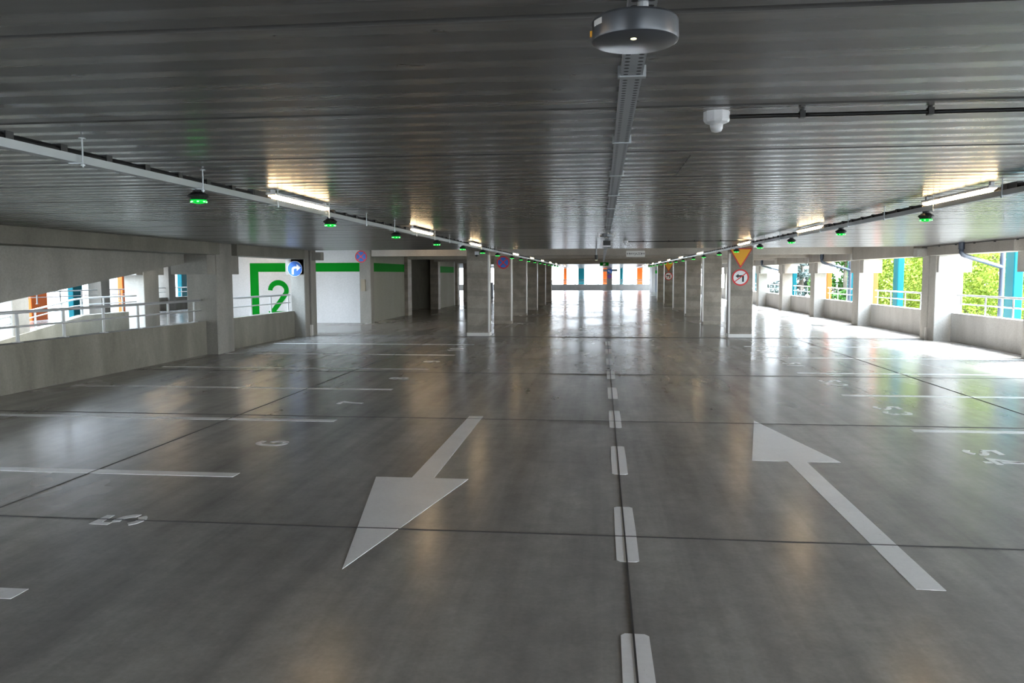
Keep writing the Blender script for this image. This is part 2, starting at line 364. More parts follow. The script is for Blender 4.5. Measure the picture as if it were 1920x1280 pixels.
# floor joints
jb = MB(); jb.box(0.1525, 0.1615, -14, 21.2, -0.01, 0.0042); struct(jb, 'trim_92', M['joint'])
for i, (a, b) in enumerate([(4.985, 0.011), (9.0, 0.006), (13.3, 0.006), (-0.5, 0.008)]):
    struct(MB().box(-8.3, 8.6, a-b/2, a+b/2, -0.01, 0.0044), f'trim_{93+i}', M['joint'])
struct(MB().box(-4.30, -4.29, -14, 21.2, -0.01, 0.0046), 'trim_97', M['joint'])
struct(MB().box(4.95, 4.96, -14, 21.2, -0.01, 0.0046), 'trim_98', M['joint'])
struct(MB().box(-8.3, 8.6, 21.215, 21.265, -0.01, 0.006), 'trim_99', M['joint'])
struct(MB().box(-8.3, 8.6, 48.9, 49.0, -0.01, 0.010), 'trim_100', M['joint'])
struct(MB().box(-300, 300, -200, 300, -4.2, -4.0), 'ground', M['ground'])
struct(MB().box(-8.5, 3.0, -14.3, -14.0, 0, 2.4), 'wall_back', M['parapet'])  # unseen wall added behind the camera to hold back daylight
struct(MB().box(3.0, 8.8, -14.3, -14.0, 0, 0.7), 'wall_back', M['parapet'])

# ------------------------------------------------------------------ pillars
def side_pillar(side, y0, y1, lab, face, outer, corb=True, m='concrete', cy=(0.35,0.35), inner=False, grp=None):
    o = empty('concrete_pillar', (0, 0, 0)); sgn = 1 if side == 'right' else -1
    m = 'pillar_lit' if side == 'right' else m
    a, b = sorted((face, outer)); b0 = MB().bbox(a, b, y0, y1, 0, 2.72)
    b0.build('shaft', M[m], o)
    if corb:
        xa, xb = sorted((face+sgn*0.02, outer+sgn*0.14)); MB().box(xa, xb, y0-cy[0], y1+cy[1], 1.69, 2.095).build('bracket', M[m], o)
    if inner:
        xa, xb = sorted((face-sgn*0.26, face+sgn*0.005)); MB().box(xa, xb, y0+0.08, y1-0.08, 2.08, 2.30).build('bracket', M[m], o)
    o.location = (0,0,0)
    return tag(o, lab, 'pillar', grp or f'{side} side pillars')
side_pillar('left', 16.0, 16.74, 'concrete pillar between the two railings on the ramp side', -8.05, -8.72)
side_pillar('left', 5.1, 5.7, 'concrete pillar at the start of the long ramp-side parapet', -8.05, -8.72)
side_pillar('left', 20.86, 21.2, 'front half of the doubled pillar carrying the blue arrow sign', -7.99, -8.38, cy=(0.0,0.0))
side_pillar('left', 21.25, 21.66, 'rear half of the doubled pillar beside the white stair wall', -7.96, -8.46, corb=False, inner=True)
side_pillar('left', 26.7, 27.09, 'slim pillar on the corner of the white stair wall', -7.87, -8.27, corb=False, m='concrete')
side_pillar('left', 32.1, 32.75, 'dark pillar at the end of the first white side wall', -7.9, -8.3, corb=False, m='pillar')
side_pillar('left', 38.2, 38.74, 'dark pillar on the far edge of the doorway recess', -7.9, -8.3, corb=False, m='pillar')
side_pillar('left', 43.52, 44.1, 'dark pillar at the end of the last white side wall', -7.9, -8.3, corb=False, m='pillar')
side_pillar('left', 48.7, 49.3, 'last pillar on the stair side before the bright rear hall', -7.9, -8.5, corb=False, m='pillar')
side_pillar('right', 15.98, 16.58, 'pillar at the picture edge before the first full opening onto the trees', 8.2, 8.85)
side_pillar('right', 20.77, 21.16, 'front half of the doubled pillar with two black cable boxes at its top', 8.2, 8.85, cy=(0.12,0.0))
side_pillar('right', 21.2, 21.62, 'rear half of the doubled pillar between the two birch-filled openings', 8.2, 8.72, corb=False, inner=True)
nm = ['first','second','third','fourth','fifth','sixth','seventh','eighth','ninth']
for i, yc in enumerate((26.98, 32.37, 37.9, 43.4, 48.8, 54.7, 60.3, 66.3, 72.3)):
    side_pillar('right', yc-0.31, yc+0.31, f'pale window-side pillar, {nm[i]} beyond the doubled one', 8.2, 8.64, inner=(i < 5))
for yc in (10.6, 4.9, -0.7):
    side_pillar('right', yc-0.3, yc+0.3, 'window-side pillar nearer than the picture edge', 8.2, 8.85)
# pillars of the second row across the ramp, and the outer row
for yc, lab in ((23.65,'double grey pillar seen through the ramp opening'),(17.93,'pillar across the ramp beside the wide orange fin'),(29.3,'pillar across the ramp behind the doubled grey one'),(12,'pillar across the ramp beyond the near railing')):
    side_pillar('left', yc-(0.42 if yc > 20 else 0.29), yc+(0.42 if yc > 20 else 0.29), lab, -14.05, -14.7, grp='pillars across the ramp')
for yc, lab in ((37.0,'grey outer pillar beside the slim teal fin beyond the ramp'),(31.7,'grey outer pillar between teal and orange fins beyond the ramp'),(25.6,'grey outer pillar left of the wide orange fin beyond the ramp')):
    side_pillar('left', yc-0.3, yc+0.3, lab, -20.9, -21.5, corb=False, grp='outer row pillars beyond the ramp')
# free standing pillars of the middle section
pw = ['nearest','second','third','fourth','fifth','farthest']
for kk in range(6):
    yy = 21.42 + 5.47*kk - (0.2 if kk == 5 else 0)
    for sd in ('L', 'R'):
        o = empty('concrete_pillar'); 
        x0, x1 = (-3.64, -3.03) if sd == 'L' else (3.33, 3.935)
        MB().bbox(x0, x1, yy, yy+0.42, 0.0, 2.42 if kk == 0 else 2.31, 0.02).build('shaft', M['pillar'], o)
        if kk == 0: MB().box(x0-0.005, x1+0.005, yy-0.008, yy+0.43, 0, 0.09).build('skirting', M['strip'], o)
        xe = x1 if sd == 'L' else x0
        sg = 1 if sd == 'L' else -1
        es = MB(); es.prism([(xe+sg*0.006, yy+0.10), (xe+sg*0.006, yy-0.006), (xe-sg*0.03, yy-0.006), (xe-sg*0.03, yy+0.001), (xe-sg*0.0, yy+0.001), (xe-sg*0.0, yy+0.10)], 0.10, 2.2); es.build('lit_edge', M['strip'], o)  # pale strip stands in for daylight on the lane-side face
        row = 'bare brown concrete pillar in the row on the stair side of the lane' if sd == 'L' else 'banded grey concrete pillar in the row on the window side of the lane'
        extra = {('R',0):'banded concrete pillar carrying the large yellow triangle sign',('L',0):'bare brown concrete pillar carrying the small dome camera',('L',1):'brown concrete pillar carrying the blue and red no-stopping disc',('R',4):'grey concrete pillar carrying the distant yellow triangle sign'}.get((sd, kk))
        tag(o, extra or f'{row}, {pw[kk]}', 'pillar', 'lane pillars')
o = empty('concrete_pillar'); MB().bbox(0.56, 1.16, 87.0, 87.4, 0, 2.4).build('shaft', M['concrete'], o); tag(o, 'pale pillar in the middle of the far parapet', 'pillar')
for i, x in enumerate((-8.3,)):
    o = empty('concrete_pillar'); MB().bbox(x-0.3, x+0.3, 87.0, 87.4, 0, 2.4).build('shaft', M['concrete'], o); tag(o, 'far parapet pillar hidden near the stair side', 'pillar')

# ------------------------------------------------------------------ railings
def railing(x, y0, y1, zt, lab, grp, posts, z0=0.70, slope=None, mid=0.21):
    o = empty('steel_railing'); zs = (lambda y: 0) if slope is None else slope
    for nm_, dz, r in (('top_rail', 0, 0.024), ('middle_rail', -mid, 0.015)):
        ys = [y0 + (y1-y0)*i/24 for i in range(25)] if slope else [y0, y1]
        MB().tube([(x, yy, zt+dz+zs(yy)) for yy in ys], r, 10).build(nm_, M['galv_light'], o, smooth=True)
    for yy in posts:
        MB().box(x-0.008, x+0.008, yy-0.03, yy+0.03, z0+zs(yy)+0.008, zt+zs(yy)-0.01).build('post', M['galv_light'], o)
        MB().box(x-0.05, x+0.05, yy-0.05, yy+0.05, z0+zs(yy), z0+zs(yy)+0.008).build('foot_plate', M['galv_light'], o)
    return tag(o, lab, 'railing', grp)
railing(-8.42, 5.7, 15.99, 1.142, 'steel railing on the long ramp-side parapet', 'ramp side railings', [6.55,7.58,8.6,9.62,10.65,11.66,12.67,13.69,14.71,15.72])
railing(-8.42, 16.74, 20.86, 1.142, 'steel railing in front of the green numeral 2', 'ramp side railings', [17.35,18.45,19.6,20.72])
rl = ['between the nearest pillar and the doubled pillar','just beyond the doubled pillar','beyond the first single pillar','in front of the spruce tree','in the fourth bay past the doubled pillar','in the fifth bay past the doubled pillar','in the sixth bay past the doubled pillar','in the seventh bay past the doubled pillar','in the eighth bay past the doubled pillar']
ri = 0
for (y0, y1) in RB[4:13]:
    nb = max(2, round((y1-y0-0.5)/1.15)); railing(8.72, y0, y1, 1.13, 'pale steel railing '+rl[ri]+' on the window side', 'window side railings', [y0+0.22+(y1-y0-0.44)*i/nb for i in range(nb+1)], 0.69); ri += 1
sl = lambda yy: 0 if yy > 20.2 else -(20.2-yy)*0.135
railing(-14.12, 9, 22.9, 1.06, 'white railing falling with the ramp, seen through the opening', 'outer railings', [9.2,10.6,12,13.4,14.8,16.2,17.3,18.5,19.5,20.3,21.3,22.2], 0.60, sl, 0.18)
railing(-21.1, 20, 46, 1.08, 'distant white railing behind the coloured fins beyond the ramp', 'outer railings', [20+1.3*i for i in range(21)], 0.62)
o = empty('steel_railing')
for z, r in ((1.10,0.045),(0.88,0.035)): MB().tube([(-8, 87.2, z), (8.6, 87.2, z)], r, 6).build('rail', M['galv_light'], o)
for i in range(14): MB().box(-7.9+1.25*i, -7.84+1.25*i, 87.18, 87.22, 0.62, 1.12).build('post', M['galv_light'], o)
tag(o, 'pale railing along the top of the far parapet', 'railing')

# ------------------------------------------------------------------ coloured fins outside
def fin(colr, x, y, wx, wy, lab, z0=-4.0, z1=5.5):
    o = MB().bbox(x-wx/2, x+wx/2, y-wy/2, y+wy/2, z0, z1, 0.02).build('facade_fin', M[colr])
    return tag(o, lab, 'facade fin', 'coloured facade fins')
fin('teal', 9.7, 20.1, 0.22, 0.42, 'broad teal fin outside the nearest window bay')
fin('teal', 9.7, 27.5, 0.2, 0.42, 'teal fin dividing the birch behind the second bay')
fin('orange', 9.6, 29.65, 0.2, 0.45, 'thin dark orange fin at the edge of the second bay')
fin('teal', 9.65, 32.3, 0.2, 0.42, 'teal fin beside the drain pipe of the third bay')
fin('orange', 9.65, 35.6, 0.2, 0.55, 'orange fin beside the dark green tree')
fin('teal', 9.65, 41.7, 0.2, 0.5, 'pale teal fin in front of the spruce')
fin('teal', 9.65, 51.2, 0.2, 0.5, 'teal fin left of the spruce in a distant bay')
fin('orange', 9.65, 60, 0.2, 0.5, 'orange fin in a very distant window bay')
for px0, px1, c, lab in ((1057.8,1064,'orange','slim orange fin behind the far parapet, leftmost of five'),(1085,1096.6,'teal','broad teal fin behind the far parapet'),(1130.5,1141,'orange','orange fin behind the pillar in the far parapet'),(1161.7,1168,'teal','slim teal fin behind the far parapet'),(1193,1204,'orange','broad orange fin behind the far parapet, rightmost of five')):
    xa = (px0-1128)/1492*88.4*1.0; xb = (px1-1128)/1492*88.4
    fin(c, (xa+xb)/2-0.02, 88.5, xb-xa, 0.2, lab)
fin('orange', -21.7, 28.55, 0.25, 0.9, 'wide orange fin seen through the ramp opening', z1=2.6)
fin('teal', -21.7, 30.85, 0.25, 0.6, 'teal fin seen through the ramp opening', z1=2.6)
fin('orange', -21.7, 34.3, 0.25, 0.65, 'orange fin beside the double grey pillar beyond the ramp', z1=2.6)
fin('teal', -21.7, 39.45, 0.25, 0.65, 'teal fin seen past the bracket beyond the ramp', z1=2.6)
fin('teal', -21.7, 24.6, 0.25, 0.5, 'dark teal fin at the lowest corner of the ramp opening', z1=2.6)

# ------------------------------------------------------------------ drain pipes
def pipe(dy, lab):
    o = empty('drain_pipe', (0, dy, 0))
    MB().tube([(7.86,18.6,2.37),(7.86,18.6,2.19)], 0.062, 16).build('socket', M['pipe'], o, auto=True)
    MB().tube([(7.86,18.6,2.22),(7.86,18.6,2.12),(7.90,18.62,2.07),(7.98,18.66,2.045),(9.04,19.3,1.80)], 0.048, 16).build('branch', M['pipe'], o, smooth=True)
    MB().tube([(9.06,19.32,3.5),(9.06,19.32,-4.0)], 0.055, 16).build('downpipe', M['pipe'], o, auto=True)
    for z in (1.70, 1.95): MB().tube([(9.06,19.32,z),(9.06,19.32,z+0.05)], 0.062, 16).build('collar', M['pipe'], o, auto=True)
    return tag(o, lab, 'drain pipe', 'drain pipes on the window side')
pipe(0, 'dark glossy drain pipe slanting out over the nearest railing')
pipe(11.2, 'dark drain pipe slanting out in front of the dark green tree')
pipe(22.0, 'dark drain pipe slanting out above the spruce')

# ------------------------------------------------------------------ floor markings
PZ0, PZ1 = 0.0, 0.0022
def paint(P, name, lab, cat, grp=None):
    mb = MB(); mb.prism(P, PZ0, PZ1); return tag(mb.build(name, M['paint']), lab, cat, grp)
for i in range(9):
    y0 = 2.50 + 2.035*i; y1 = y0 + 1.10; a, b, r = 0.098, 0.228, 0.02
    P = [(a+r,y0),(b-r,y0),(b,y0+r),(b+0.003,(y0+y1)/2),(b,y1-r),(b-r,y1),(a+r,y1),(a,y1-r),(a-0.002,(y0+y1)/2),(a,y0+r)]
    paint(P, 'lane_dash', f'white centre line dash with a joint through it, {ORD[i]} from the bottom edge', 'lane dash', 'centre line dashes')
paint([(-1.54,9.175),(-1.375,9.18),(-1.355,6.297),(-1.069,6.294),(-1.45,4.251),(-1.841,6.294),(-1.54,6.297)], 'painted_arrow', 'long white floor arrow pointing towards the viewer', 'floor arrow')
paint([(1.73,9.19),(1.346,7.19),(1.652,7.185),(1.658,4.285),(1.808,4.28),(1.815,7.18),(2.11,7.192)], 'painted_arrow', 'long white floor arrow pointing away into the hall', 'floor arrow')
for i in range(-1, 7):
    y1 = 3.80 + 2.5*i
    paint([(-8.0,y1-0.13),(-3.02,y1-0.13),(-3.02,y1),(-8.0,y1)], 'stall_line', f'white bay line on the ramp side, {ORD[i+1] if i>=0 else "the one before the first"} counted from the camera', 'bay line', 'ramp side bay lines')
for i in range(-2, 5):
    y1 = 8.82 + 2.5*i
    paint([(3.28,y1-0.13),(8.3,y1-0.13),(8.3,y1),(3.28,y1)], 'stall_line', f'white bay line on the window side, {ORD[i+2]} counted from the camera', 'bay line', 'window side bay lines')
NL = {'4':'stencilled bay number at the bottom left, nearest the camera','5':'stencilled bay number crossed by the long floor joint','6':'stencilled bay number between the long joint and the second bay line, digit with one loop','7':'stencilled bay number shaped like a bent stroke, level with the tail of the viewer-pointing arrow','8':'stencilled bay number with two loops on the ramp side','9':'faint bay number one bay nearer than the ramp side two-digit one','10':'faint two-digit bay number last before the brown pillar','54':'two-digit bay number at the right picture edge beside the away-pointing arrow','53':'two-digit bay number just past the tip of the away-pointing arrow','52':'two-digit bay number in the window glare, third from the camera','51':'two-digit bay number in the window glare, fourth from the camera','50':'two-digit bay number in the window glare, last before the yellow triangle pillar'}
def number(txt, side, x0, yc):
    mb = MB(); h = 0.33; wch = 0.34; gap = 0.37
    tot = gap*(len(txt)-1)+wch*0.7
    for j, ch in enumerate(txt):
        u0 = -tot/2 + j*gap
        if side == 'L': f = lambda u, v, t, u0=u0: (x0 - v*h, yc + u0 + u*wch, 0.0 + 0.0022*t + 0.0)
        else: f = lambda u, v, t, u0=u0: (x0 + v*h, yc - u0 - u*wch, 0.0 + 0.0022*t)
        glyph_mb(mb, ch, f)
    side_t = 'ramp side' if side == 'L' else 'window side'
    return tag(mb.build('stall_number', M['paint']), NL[txt], 'bay number', f'{side_t} bay numbers')
for i, t in enumerate(('4','5','6','7','8','9','10')): number(t, 'L', -3.08, 2.49+2.5*i)
for i, t in enumerate(('54','53','52','51','50')): number(t, 'R', 3.36, 7.54+2.5*i)

# ------------------------------------------------------------------ cable trays
def side_tray(X, lab, y_end=80):
    o = empty('cable_tray', (X, 0, 0))
    MB().box(-0.026, 0.026, -13, y_end, 2.222, 2.262).build('channel', M['galv'], o)
    LY = (-3.6, 1.4, 6.8, 11.55, 16.5, 24.3, 30.0, 35.4, 40.9, 46.3, 52, 57) if X < 0 else (-3.0, 2.0, 7.05, 11.75, 16.95, 24.3, 30.0, 35.4, 40.9, 46.3, 52, 57)
    ends = [-13] + [q for l in LY for q in (l-0.67, l+0.67)] + [y_end]
    cb = MB()
    for a, b in zip(ends[::2], ends[1::2]):
        cb.tube([(-0.008,a,2.272),(-0.008,a+0.06,2.283),(-0.008,b-0.06,2.283),(-0.008,b,2.272)], 0.009, 6); cb.tube([(0.010,a,2.272),(0.010,b,2.272)], 0.008, 6)
        if a > 0: cb.box(-0.02, 0.02, b-0.35, b-0.12, 2.263, 2.305)
    cb.build('cable', M['black'], o)
    cl = MB(); yy = 0.4
    while yy < 50:
        if min(abs(yy+0.02-l) for l in LY) > 0.72: cl.box(-0.022, 0.022, yy, yy+0.05, 2.263, 2.297)
        yy += 0.36
    tag(cl.build('cable_clip', M['black'], o), kind='stuff')
    hs = [1.35+1.21*i for i in range(0, 17)] + [22.2+2.7*i for i in range(10)]
    for h in hs:
        zt = 2.345 if h < 21 else 2.72
        hx = 0.044 if X < 0 else -0.044; hb = MB(); hb.tube([(hx,h,2.200),(hx,h,zt)], 0.0045, 6); hb.lathe([(0.018,0),(0.018,0.006)], (hx,h,zt-0.006), 10); hb.lathe([(0.011,0),(0.011,0.008)], (hx,h,2.206), 6); hb.box(min(hx*1.2,-hx*0.6), max(hx*1.2,-hx*0.6), h-0.012, h+0.012, 2.217, 2.222)
        hb.build('hanger_rod', M['galv'], o)
    return tag(o, lab, 'cable tray')
side_tray(-2.62, 'grey cable tray with black cables running along the ramp side of the lane')
side_tray(2.92, 'grey cable tray with black cables running along the window side of the lane')
o = empty('cable_tray', (0.082, 0, 0)); XT = 0.082
t = MB(); t.box(-0.030, 0.030, -13, 60, 2.222, 2.226); t.box(-0.030,-0.027,-13,60,2.226,2.262); t.box(0.027,0.030,-13,60,2.226,2.262)
t.build('channel', M['perf'], o)
MB().tube([(0.012,-13,2.24),(0.012,60,2.24)], 0.009, 6).build('cable', M['black'], o)
for i in range(44):
    yy = 1.2+1.15*i; b = MB(); b.box(-0.040,0.040,yy-0.012,yy+0.012,2.217,2.2215); b.box(-0.040,-0.031,yy-0.012,yy+0.012,2.2215,2.25); b.box(0.031,0.040,yy-0.012,yy+0.012,2.2215,2.25)
    b.tube([(0,yy,2.226),(0,yy,2.345 if yy < 21 else 2.72)], 0.004, 6)
    b.build('bracket', M['galv'], o)
tag(o, 'perforated steel cable tray down the middle of the ceiling', 'cable tray')

# ------------------------------------------------------------------ lamps on the side trays
def batten():
    o = empty('tube_lamp')
    MB().box(-0.036, 0.036, -0.64, 0.64, 2.299, 2.318).build('housing', M['white_plastic'], o)
    for s_ in (-0.6, 0.6): MB().box(-0.012, 0.012, s_-0.02, s_+0.02, 2.318, 2.345).build('mount', M['white_plastic'], o)
    P = [(-0.030,2.298),(-0.030,2.284),(-0.020,2.276),(0.020,2.276),(0.030,2.284),(0.030,2.298)]
    MB().prism(P, -0.62, 0.62, axis='y').build('diffuser', M['tube'], o)
    for i in range(5):
        yy = -0.5+0.25*i; MB().box(-0.038, 0.038, yy-0.006, yy+0.006, 2.284, 2.305).build('clip', M['galv'], o)
    return o
lp = batten(); first = True
for side, X, ys in (('ramp', -2.62, (-3.6, 1.4, 6.8, 11.55, 16.5, 24.3, 30.0, 35.4, 40.9, 46.3, 52, 57)), ('window', 2.92, (-3.0, 2.0, 7.05, 11.75, 16.95, 24.3, 30.0, 35.4, 40.9, 46.3, 52, 57))):
    j = 0
    for yy in ys:
        o = lp if first else copy_tree(lp); first = False
        o.location = (X, yy, 0); vis = yy > 4
        lab = f'lit tube lamp on the {side} side tray, {ORD[j]} from the camera' if vis else f'lit tube lamp on the {side} side tray, {"beside" if yy > 0 else "behind"} the camera'
        if vis: j += 1
        tag(o, lab, 'tube lamp', 'lit tube lamps on the cable trays' if vis else f'{side} side tube lamps out of view')
# lamps over the side bays past the movement joint
for j, (x, yy) in enumerate(((-5.72,25.6),(-11.7,26.0),(-13.1,22.6))):
    o = copy_tree(lp); o.location = (x, yy, 0.37); o.rotation_euler.z = math.pi/2; tag(o, ('tube lamp hidden above the ceiling edge, mirrored as the brightest warm patch on the floor','tube lamp before the green numeral wall, mirrored as a warm floor patch','tube lamp over the ramp mouth, mirrored as a faint warm floor patch')[j], 'tube lamp', 'tube lamps above the cross beams')

# ------------------------------------------------------------------ parking sensors
def sensor():
    o = empty('parking_sensor')
    MB().lathe([(0.030,0),(0.030,0.02),(0.036,0.024)][::-1], (0,0,2.196), 12).build('neck', M['black'], o)
    MB().lathe([(0.048,-0.052),(0.068,-0.030),(0.066,-0.022),(0.034,0.0)], (0,0,2.205), 12).build('housing', M['black'], o)
    MB().lathe([(0.020,-0.020),(0.042,-0.014),(0.053,0.004)], (0,0,2.148), 18).build('lens', M['lens_green'], o, smooth=True)
    for a in range(7):
        q = 2*math.pi*a/7 - 1.2; MB().lathe([(0.0065,-0.004),(0.008,0.0),(0.0065,0.004)], (0.047*math.cos(q), 0.047*math.sin(q), 2.140), 6).build('light', M['led'], o)
    return o
sn = sensor(); first = True
YL = [2.5,5.0,7.55,10.05,12.6,15.0,17.55,20.1,23.4,26.0,28.8,31.4,34.2,36.9,39.7,42.4,45.1,47.8]
YR = [2.6,5.15,7.66,10.25,12.82,15.3,17.9,20.45,23.5,26.1,29.4,32.1,34.8,37.5,40.2,42.9,45.6,48.2]
for side, X, ys in (('ramp', -2.62, YL), ('window', 2.92, YR)):
    for j, yy in enumerate(ys):
        o = sn if first else copy_tree(sn); first = False
        o.location = (X, yy, 0)
        tag(o, f'green glowing parking sensor under the {side} side tray, {ORD[j]} from the camera', 'parking sensor', 'green parking sensors')

# ------------------------------------------------------------------ round emergency lamps under the middle tray
def disc(yy, lab, z=2.132):
    o = empty('emergency_lamp', (XT-0.017, yy, z))
    MB().lathe([(0.082,0.0),(0.0875,0.003),(0.089,0.008),(0.088,0.042),(0.084,0.047),(0.04,0.049)], (0,0,0), 64).build('body', M['grey_body'], o, auto=True)
    MB().lathe([(0.003,-0.003),(0.006,-0.002),(0.0065,0.001)], (-0.004,-0.035,0), 12).build('lens', M['lens'], o)
    MB().lathe([(0.002,-0.001),(0.014,0.0005)], (-0.004,-0.035,0), 16).build('lens_ring', M['black'], o)
    st_ = MB()
    for a in (200, 205, 210, 215): 
        x1, y1_ = 0.0885*math.cos(math.radians(a)), 0.0885*math.sin(math.radians(a)); x2, y2_ = 0.0885*math.cos(math.radians(a+5)), 0.0885*math.sin(math.radians(a+5))
        st_.add([(x1,y1_,0.026),(x2,y2_,0.026),(x2,y2_,0.038),(x1,y1_,0.038)], [(0,1,2,3)])
    st_.build('white_sticker', M['sign_white'], o)
    MB().lathe([(0.004,0),(0.004,0.012)], (-0.088,-0.010,0.012), 8).build('yellow_sticker', M['yellow'], o)
    MB().tube([(0.017,0.03,0.047),(0.017,0.03,0.090)], 0.012, 10).build('stem', M['galv'], o)
    return tag(o, lab, 'emergency lamp', 'round emergency lamps')
disc(1.70, 'large grey round emergency lamp at the top edge under the perforated tray')
d2 = disc(10.87, 'small looking grey round emergency lamp under the middle tray, in a wire guard', 2.16)
g = MB()
for s_ in (-1, 1): g.tube([(s_*0.10,0,-0.005),(s_*0.115,0,0.0),(s_*0.115,0,0.058),(s_*0.09,0,0.062)], 0.004, 6)
g.build('guard', M['strip'], d2)
o = empty('sensor_box', (XT, 13.4, 2.12)); MB().box(-0.06,0.06,-0.04,0.04,0.02,0.098).build('body', M['black'], o); MB().box(-0.065,0.065,-0.045,0.045,0.0,0.02).build('cover', M['white_plastic'], o)
tag(o, 'small black box with a white underside on the middle tray', 'sensor box')
o = empty('bullet_camera', (-0.14, 21.0, 0)); MB().tube([(0,0,2.16),(0,0,2.43)], 0.02, 8).build('stem', M['galv'], o); MB().lathe([(0.035,0),(0.04,0.02),(0.04,0.13)], (0,0,2.04), 14).build('body', M['black'], o); MB().lathe([(0.02,0),(0.034,0.01)], (0,0,2.03), 14).build('lens', M['lens'], o)
tag(o, 'small black camera hanging beside the middle tray at the first beam', 'camera')
o = empty('dome_camera', (-3.34, 21.28, 0)); MB().box(-0.05,0.05,-0.03,0.142,2.20,2.29).build('housing', M['white_plastic'], o); MB().lathe([(0.012,-0.05),(0.035,-0.03),(0.04,0.0)], (0,-0.02,2.20), 14).build('dome', M['black'], o, smooth=True)
tag(o, 'small white and black dome camera on the front of a lane pillar', 'camera')

# smoke detectors with conduit
def detector(yy, lab, lab2, xe):
    o = empty('smoke_detector', (0.48, yy, 0))
    MB().lathe([(0.030,-0.052),(0.050,-0.044),(0.055,-0.036),(0.055,0.0)], (0,0,2.343), 10).build('base', M['white_plastic'], o)
    MB().lathe([(0.010,-0.034),(0.020,-0.031),(0.026,-0.020),(0.028,0.0)], (0,0,2.293), 24).build('sensor_head', M['white_plastic'], o, smooth=True)
    tag(o, lab, 'smoke detector', 'ceiling smoke detectors')
    c = empty('conduit', (0, yy, 0)); MB().tube([(0.53,0,2.322),(xe,-0.0,2.322)], 0.0085, 10).build('pipe', M['black'], c, smooth=True)
    xx = 0.83
    while xx < xe-0.1:
        b = MB(); b.box(xx-0.011, xx+0.011, -0.016, 0.016, 2.310, 2.338); b.tube([(xx,0,2.336),(xx,0,2.345)], 0.01, 8); b.build('clip', M['black'], c); xx += 0.51
    tag(c, lab2, 'conduit', 'black ceiling conduits')
detector(3.515, 'white smoke detector on the ceiling just past the large round lamp', 'thick looking black conduit running from the first smoke detector', 8.0)
detector(16.4, 'distant white smoke detector near the hanging exit sign', 'thin black conduit running from the distant smoke detector', 2.9)
o = MB().tube([(0.502,4.74,2.339),(0.501,5.60,2.336)], 0.003, 6).build('loose_wire', M['black']); tag(o, 'short dark wire lying along the ceiling between tray and detector', 'wire')
# black cable along the edge beam and cable boxes at its end
o = empty('wall_cable'); cb = MB(); cb.tube([(7.955,8,2.325),(7.95,12,2.322),(7.95,16,2.325),(7.95,21.0,2.322)], 0.010, 6); cb.build('cable', M['black'], o)
for i in range(14): MB().box(7.935,7.97,8.3+0.9*i,8.33+0.9*i,2.30,2.325).build('clip', M['black'], o)
tag(o, 'black cable clipped along the top of the window side beam', 'cable')
for i, (yy, lab) in enumerate(((20.86, 'black cable box at the pillar top, the nearer of two'), (21.3, 'black cable box at the pillar top, the farther of two'))):
    tag(MB().bbox(8.10, 8.20, yy, yy+0.16, 2.20, 2.32, 0.02).build('cable_box', M['black']), lab, 'cable box', 'cable boxes on the doubled pillar')
# small items near the doubled pillar and the wall pillar
tag(MB().box(-8.02,-7.93,21.19,21.26,0,0.30).build('joint_cover', M['strip']), 'small pale cover strip at the foot of the doubled pillar on the ramp side', 'cover strip')
tag(MB().box(8.16,8.24,21.15,21.21,0,0.30).build('joint_cover', M['strip']), 'small pale cover strip at the foot of the doubled pillar on the window side', 'cover strip')
tag(MB().box(-8.21,-8.06,26.64,26.70,1.12,1.52).build('wall_box', M['box_tan']), 'narrow brown box on the wall pillar below the no-stopping disc', 'wall box')
tag(MB().box(-8.6,-8.2,60.0,60.4,0,1.1).build('metal_cabinet', M['cabinet']), 'grey metal cabinet glimpsed in the gap beside the nearest brown pillar', 'cabinet')

# ------------------------------------------------------------------ signs
def flat(mb, P, c, y, t=0.002):
    mb.prism([(c[0]+a, c[1]+b) for a, b in P], y-t, y, axis='y')
def circ(r, n=40): return [(r*math.cos(2*math.pi*k/n), r*math.sin(2*math.pi*k/n)) for k in range(n)]
def ring(mb, r0, r1, c, y, t=0.002, n=40):
    vs = []; fs = []
    for k_ in range(n):
        ca, sa = math.cos(2*math.pi*k_/n), math.sin(2*math.pi*k_/n)
        vs += [(c[0]+r0*ca, y, c[1]+r0*sa), (c[0]+r1*ca, y, c[1]+r1*sa), (c[0]+r0*ca, y-t, c[1]+r0*sa), (c[0]+r1*ca, y-t, c[1]+r1*sa)]
    for k_ in range(n):
        a, b = 4*k_, 4*((k_+1) % n); fs += [(a,a+1,b+1,b),(a+2,b+2,b+3,a+3),(a+1,a+3,b+3,b+1),(a,b,b+2,a+2)]
    mb.add(vs, fs)
def bar(mb, ang, l, wd, c, y, t=0.002):
    a = math.radians(ang); ca, sa = math.cos(a), math.sin(a)
    flat(mb, [(u*ca-v*sa, u*sa+v*ca) for u, v in ((-l,-wd),(l,-wd),(l,wd),(-l,wd))], c, y, t)
def plate(name, c, y, r, back):
    o = empty(name); mb = MB(); flat(mb, circ(r), c, y+0.012, 0.012); mb.build('plate', M[back], o); return o
def no_stopping(c, y, r, lab):
    o = plate('no_stopping_sign', c, y, r, 'blue'); mb = MB(); ring(mb, r*0.82, r*1.0, c, y-0.0005)
    for a in (45, -45): bar(mb, a, r*0.84, r*0.075, c, y-0.0005, 0.002 if a > 0 else 0.0025)
    mb.build('red_ring_and_cross', M['red'], o); tag(o, lab, 'traffic sign', 'no-stopping discs')
    return o
